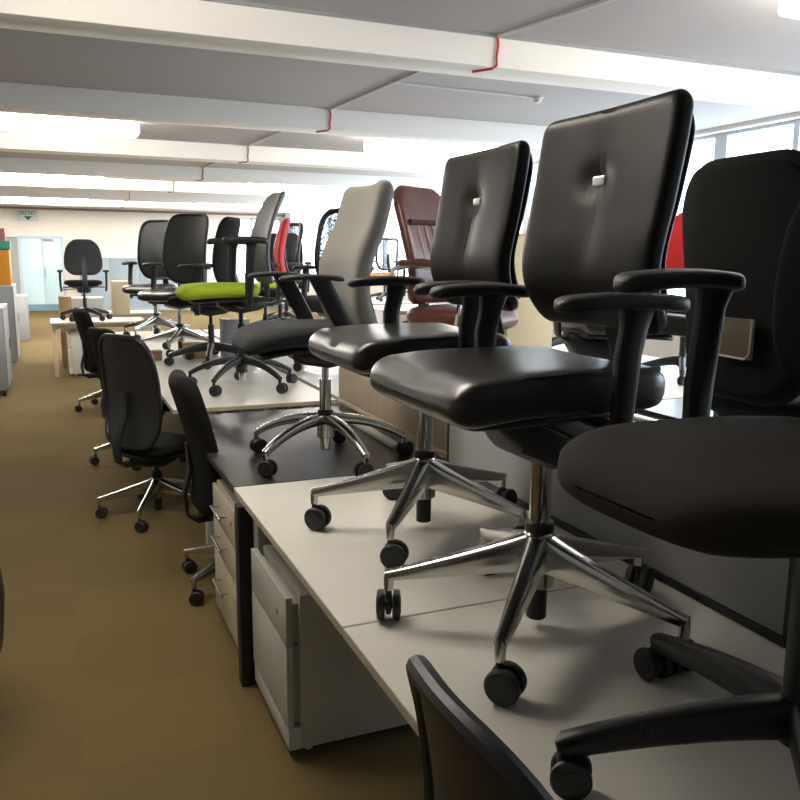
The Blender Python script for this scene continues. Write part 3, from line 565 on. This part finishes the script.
chair('black mesh back chair with aluminium base in the aisle, turned away from camera', 'mesh_task', 0.52, 5.10, 0, 34, 30, group=AIS)
chair('black fabric chair tucked under the black desk, seen side on', 'fabric_side', 0.80, 3.82, 0, 0, 68, group=AIS)
chair('black chair hidden behind the mesh chair in the aisle', 'fabric_side', 0.56, 6.55, 0, 20, 40, group=AIS)
chair('black fabric chair farthest along the aisle, by the rear desk', 'fabric_side', 0.50, 8.95, 0, 12, 50, group=AIS)
chair('thin black mesh back at the bottom edge, tucked at the nearest desk', 'edge_mesh', 0.68, 0.912, 0, 0, 20, group=AIS)
chair('black task chair standing on the far white desk, seen from behind', 'rear_task', 0.37, 11.75, D0, 92, 18)

exec_ch = chair('maroon leather executive chair with headrest facing the windows', 'exec', 2.12, 4.25, D0, -60, 20)
def arm_loop(sd):
    return MB().tube([(0.20, sd * 0.27, 0.50), (0.24, sd * 0.30, 0.62), (0.22, sd * 0.31, 0.76), (0.12, sd * 0.31, 0.81), (-0.08, sd * 0.31, 0.82), (-0.20, sd * 0.30, 0.80), (-0.25, sd * 0.27, 0.76)], 0.013, 10)
for sd in (1, -1):
    a = obj('chrome_arm', arm_loop(sd), 'chrome', exec_ch)
    obj('arm_pad', MB().tube([(0.16, sd * 0.31, 0.822), (0.0, sd * 0.312, 0.836), (-0.15, sd * 0.308, 0.832)], [0.018, 0.024, 0.018], 10), 'maroon', a)
obj('headrest_seam_shade', MB().tube([(-0.150, -0.225, 1.06), (-0.160, -0.12, 1.06), (-0.164, 0, 1.06), (-0.160, 0.12, 1.06), (-0.150, 0.225, 1.06)], 0.016, 10), 'seam_shade', exec_ch)  # dark roll standing in for the shadowed seam under the headrest
for y in (-0.15, -0.075, 0, 0.075, 0.15):
    obj('back_pleat', MB().tube([(-0.108, y, 0.70), (-0.100, y * 1.02, 0.80), (-0.127, y * 1.02, 0.93), (-0.160, y, 1.045)], [0.012, 0.020, 0.020, 0.012], 10), 'maroon', exec_ch)

far = [('black leather chair on the window side desks behind the big leather back', 'leather', 2.2, 2.95, D0, -15),
 ('red fabric chair on the desks by the windows at right', 'red', 4.2, 4.66, D0, 205),
 ('small red back chair behind the grey mesh back', 'red', 1.86, 7.75, D0, 170),
 ('black fabric chair beside the lime seat, seen edge on', 'dark', 1.15, 6.66, D0, 150),
 ('black mesh chair with open frame back left of the pale grey back', 'outline', 2.0, 6.1, D0, 215),
 ('black wide back chair behind the small red chair', 'dark', 2.75, 10.3, D0, 262),
 ('lime seat chair far behind the grey mesh back', 'green_far', 2.38, 9.2, D0, 200),
 ('orange seat chair far behind the maroon chair', 'orange_far', 6.1, 15.3, D0, 225),
 ('black fabric chair on the far desks left of the maroon chair', 'dark', 4.1, 8.9, D0, 240),
 ('black fabric chair on the desks by the windows behind the red chair', 'dark', 4.4, 6.3, D0, 190)]
for i, (lb, st_, x, y, z, rz) in enumerate(far): chair(lb, st_, x, y, z, rz, 13 * i, group='chairs crowded behind the long row', detail=False)

acr = chair('black plastic backed chair with clear holder, seen from behind at right edge', 'rear_shell', 1.975, 1.735, D0, -4, 40, group='chairs crowded behind the long row')
hx = -0.262
lh = obj('label_holder', MB().box(hx - 0.006, hx + 0.004, -0.125, 0.015, 0.60, 0.71, 0.004, 2), 'holder', acr); lh['label'] = 'clear tan label holder'
obj('holder_rim', MB().tube([(hx - 0.007, 0.015, 0.603), (hx - 0.007, -0.103, 0.602), (hx - 0.007, -0.119, 0.616), (hx - 0.007, -0.123, 0.705)], 0.003, 8), 'silver', lh)
# ------------------------------------------------------------------ aisle end furniture
rd = desk('white desk with pale wooden legs at the far end of the aisle', -0.07, 1.12, 11.36, 12.2, 'white', 'white_edge', 'pale_wood', group='rear desks')
pedestal('white pedestal under the far aisle desk', 0.12, 11.5, 11.95, 0.6, 0.42, 'ped_white', 'grip', group='pedestals under the desks')
desk('white desk with equipment behind the far task chair', 0.05, 1.5, 13.0, 13.8, 'white', 'white_edge', 'steel_white', group='rear desks', z=0.72)
def simple_box(name, label, cat, x0, x1, y0, y1, z0, z1, m, group=None, extra=None):
    cx_, cy_ = (x0 + x1) / 2, (y0 + y1) / 2; hw, hd = (x1 - x0) / 2, (y1 - y0) / 2
    t = thing(name, label, cat, (cx_, cy_, z0), 0, group)
    obj('body', MB().box(-hw, hw, -hd, hd, 0, z1 - z0 - 0.012, 0.004), m, t)
    obj('lid', MB().box(-hw - 0.004, hw + 0.004, -hd - 0.004, hd + 0.004, z1 - z0 - 0.012, z1 - z0, 0.003), extra or m, t)
    return t
simple_box('printer', 'white printer on the desk behind the far task chair', 'printer', 0.15, 0.68, 13.1, 13.6, 0.721, 0.95, 'steel_white')
simple_box('storage_box', 'tall cream box beside the glossy black seat, behind far desk', 'box', 0.80, 1.05, 13.05, 13.5, 0.721, 1.2, 'cream_box')
simple_box('cardboard_box', 'brown box standing on the carpet behind the far desk', 'box', 0.05, 0.22, 12.5, 12.9, 0.0, 1.0, 'card')
simple_box('cardboard_box', 'small tan box on the desk behind the lime seat', 'box', 0.98, 1.18, 7.02, 7.12, 0.7265, 0.86, 'card')
simple_box('cardboard_box', 'low brown box under the chairs behind the lime seat', 'box', 0.60, 0.80, 7.02, 7.13, 0.7265, 0.80, 'card_brown')
simple_box('storage_box', 'grey box on the desk behind the lime seat', 'box', 1.32, 1.54, 7.02, 7.22, 0.7265, 1.05, 'steel_grey')
simple_box('storage_box', 'cream box seen between the two leather backs', 'box', 2.75, 3.1, 4.7, 5.2, 0.0, 1.75, 'cream_box')
sc = thing('divider_screen', 'blue grey freestanding screens against the far wall', 'divider', (0.7, 24.9, 0))
for k in range(4): obj('screen_panel', MB().box(k * 0.8, k * 0.8 + 0.79, -0.02, 0.02, 0.08, 1.5, 0.004), 'screen_blue', sc)
obj('screen_feet', MB().box(0, 3.2, -0.15, 0.15, 0, 0.08, 0.01), 'steel_grey', sc)
# left side of the aisle
def cabinet(label, x0, x1, y0, y1, h, m, top, castors=False):
    t = thing('cabinet', label, 'cabinet', (x1, y0, 0), 0, 'cabinets along the left of the aisle'); w, d = x1 - x0, y1 - y0; z0 = 0.07 if castors else 0.0
    obj('carcass', MB().box(-w, -0.02, 0, d, z0, h - 0.022, 0.003), m, t); obj('top_panel', MB().box(-w - 0.005, 0.004, -0.005, d + 0.005, h - 0.022, h, 0.003), top, t)
    for k in range(2): 
        dd = obj('door', MB().box(-0.0195, 0, d * k / 2 + 0.003, d * (k + 1) / 2 - 0.003, z0 + 0.02, h - 0.026, 0.002), m, t)
        obj('handle', MB().cyl((0.02, d * 0.5 + (k - 0.5) * 0.1, h * 0.5), (0.02, d * 0.5 + (k - 0.5) * 0.1, h * 0.5 + 0.12), 0.006, n=8), 'chrome', dd)
    if castors:
        for y in (0.06, d - 0.06):
            for x in (-0.05, -w + 0.05): obj('castor', MB().cyl((x - 0.015, y, 0.035), (x + 0.015, y, 0.035), 0.035, n=18, bev=0.004).box(x - 0.01, x + 0.01, y - 0.02, y + 0.02, 0.04, 0.071), 'wheel', t)
    return t
cabinet('pale grey cabinet on black castors, nearest at the left edge', -1.1, -0.535, 10.1, 11.0, 1.0, 'steel_grey', 'steel_pale', True)
cabinet('grey steel cabinet under the orange box at the left', -1.15, -0.555, 13.4, 14.4, 1.135, 'steel_grey', 'steel_pale')
cabinet('low grey cabinet with pale wooden top, farthest at the left', -0.95, -0.475, 16.5, 17.2, 0.84, 'steel_grey', 'pale_wood')
simple_box('storage_box', 'orange box standing on the grey steel cabinet', 'box', -1.05, -0.58, 13.45, 13.95, 1.136, 1.66, 'amber', None, 'steel_black')
simple_box('storage_box', 'green tray on top of the orange box', 'box', -0.95, -0.56, 13.5, 13.9, 1.661, 1.78, 'green')
simple_box('cardboard_box', 'dusty pink box at the top of the left stack', 'box', -1.05, -0.62, 13.5, 13.85, 1.781, 1.96, 'pink')
# brown tub seat at the left edge
st = thing('tub_chair', 'dark brown rounded tub seat cut by the left edge of the photo', 'chair', (-0.605, 2.98, 0))
obj('body', MB().tube([(0, 0, 0.10), (0, 0, 0.13), (0, 0, 0.26), (0, 0, 0.42), (0, 0, 0.58), (0, 0, 0.66), (0, 0, 0.69)], [0.30, 0.33, 0.37, 0.385, 0.375, 0.34, 0.28], 40), 'brown', st, angle=60)
obj('plinth', MB().cyl((0, 0, 0), (0, 0, 0.10), 0.25, n=32), 'steel_black', st)
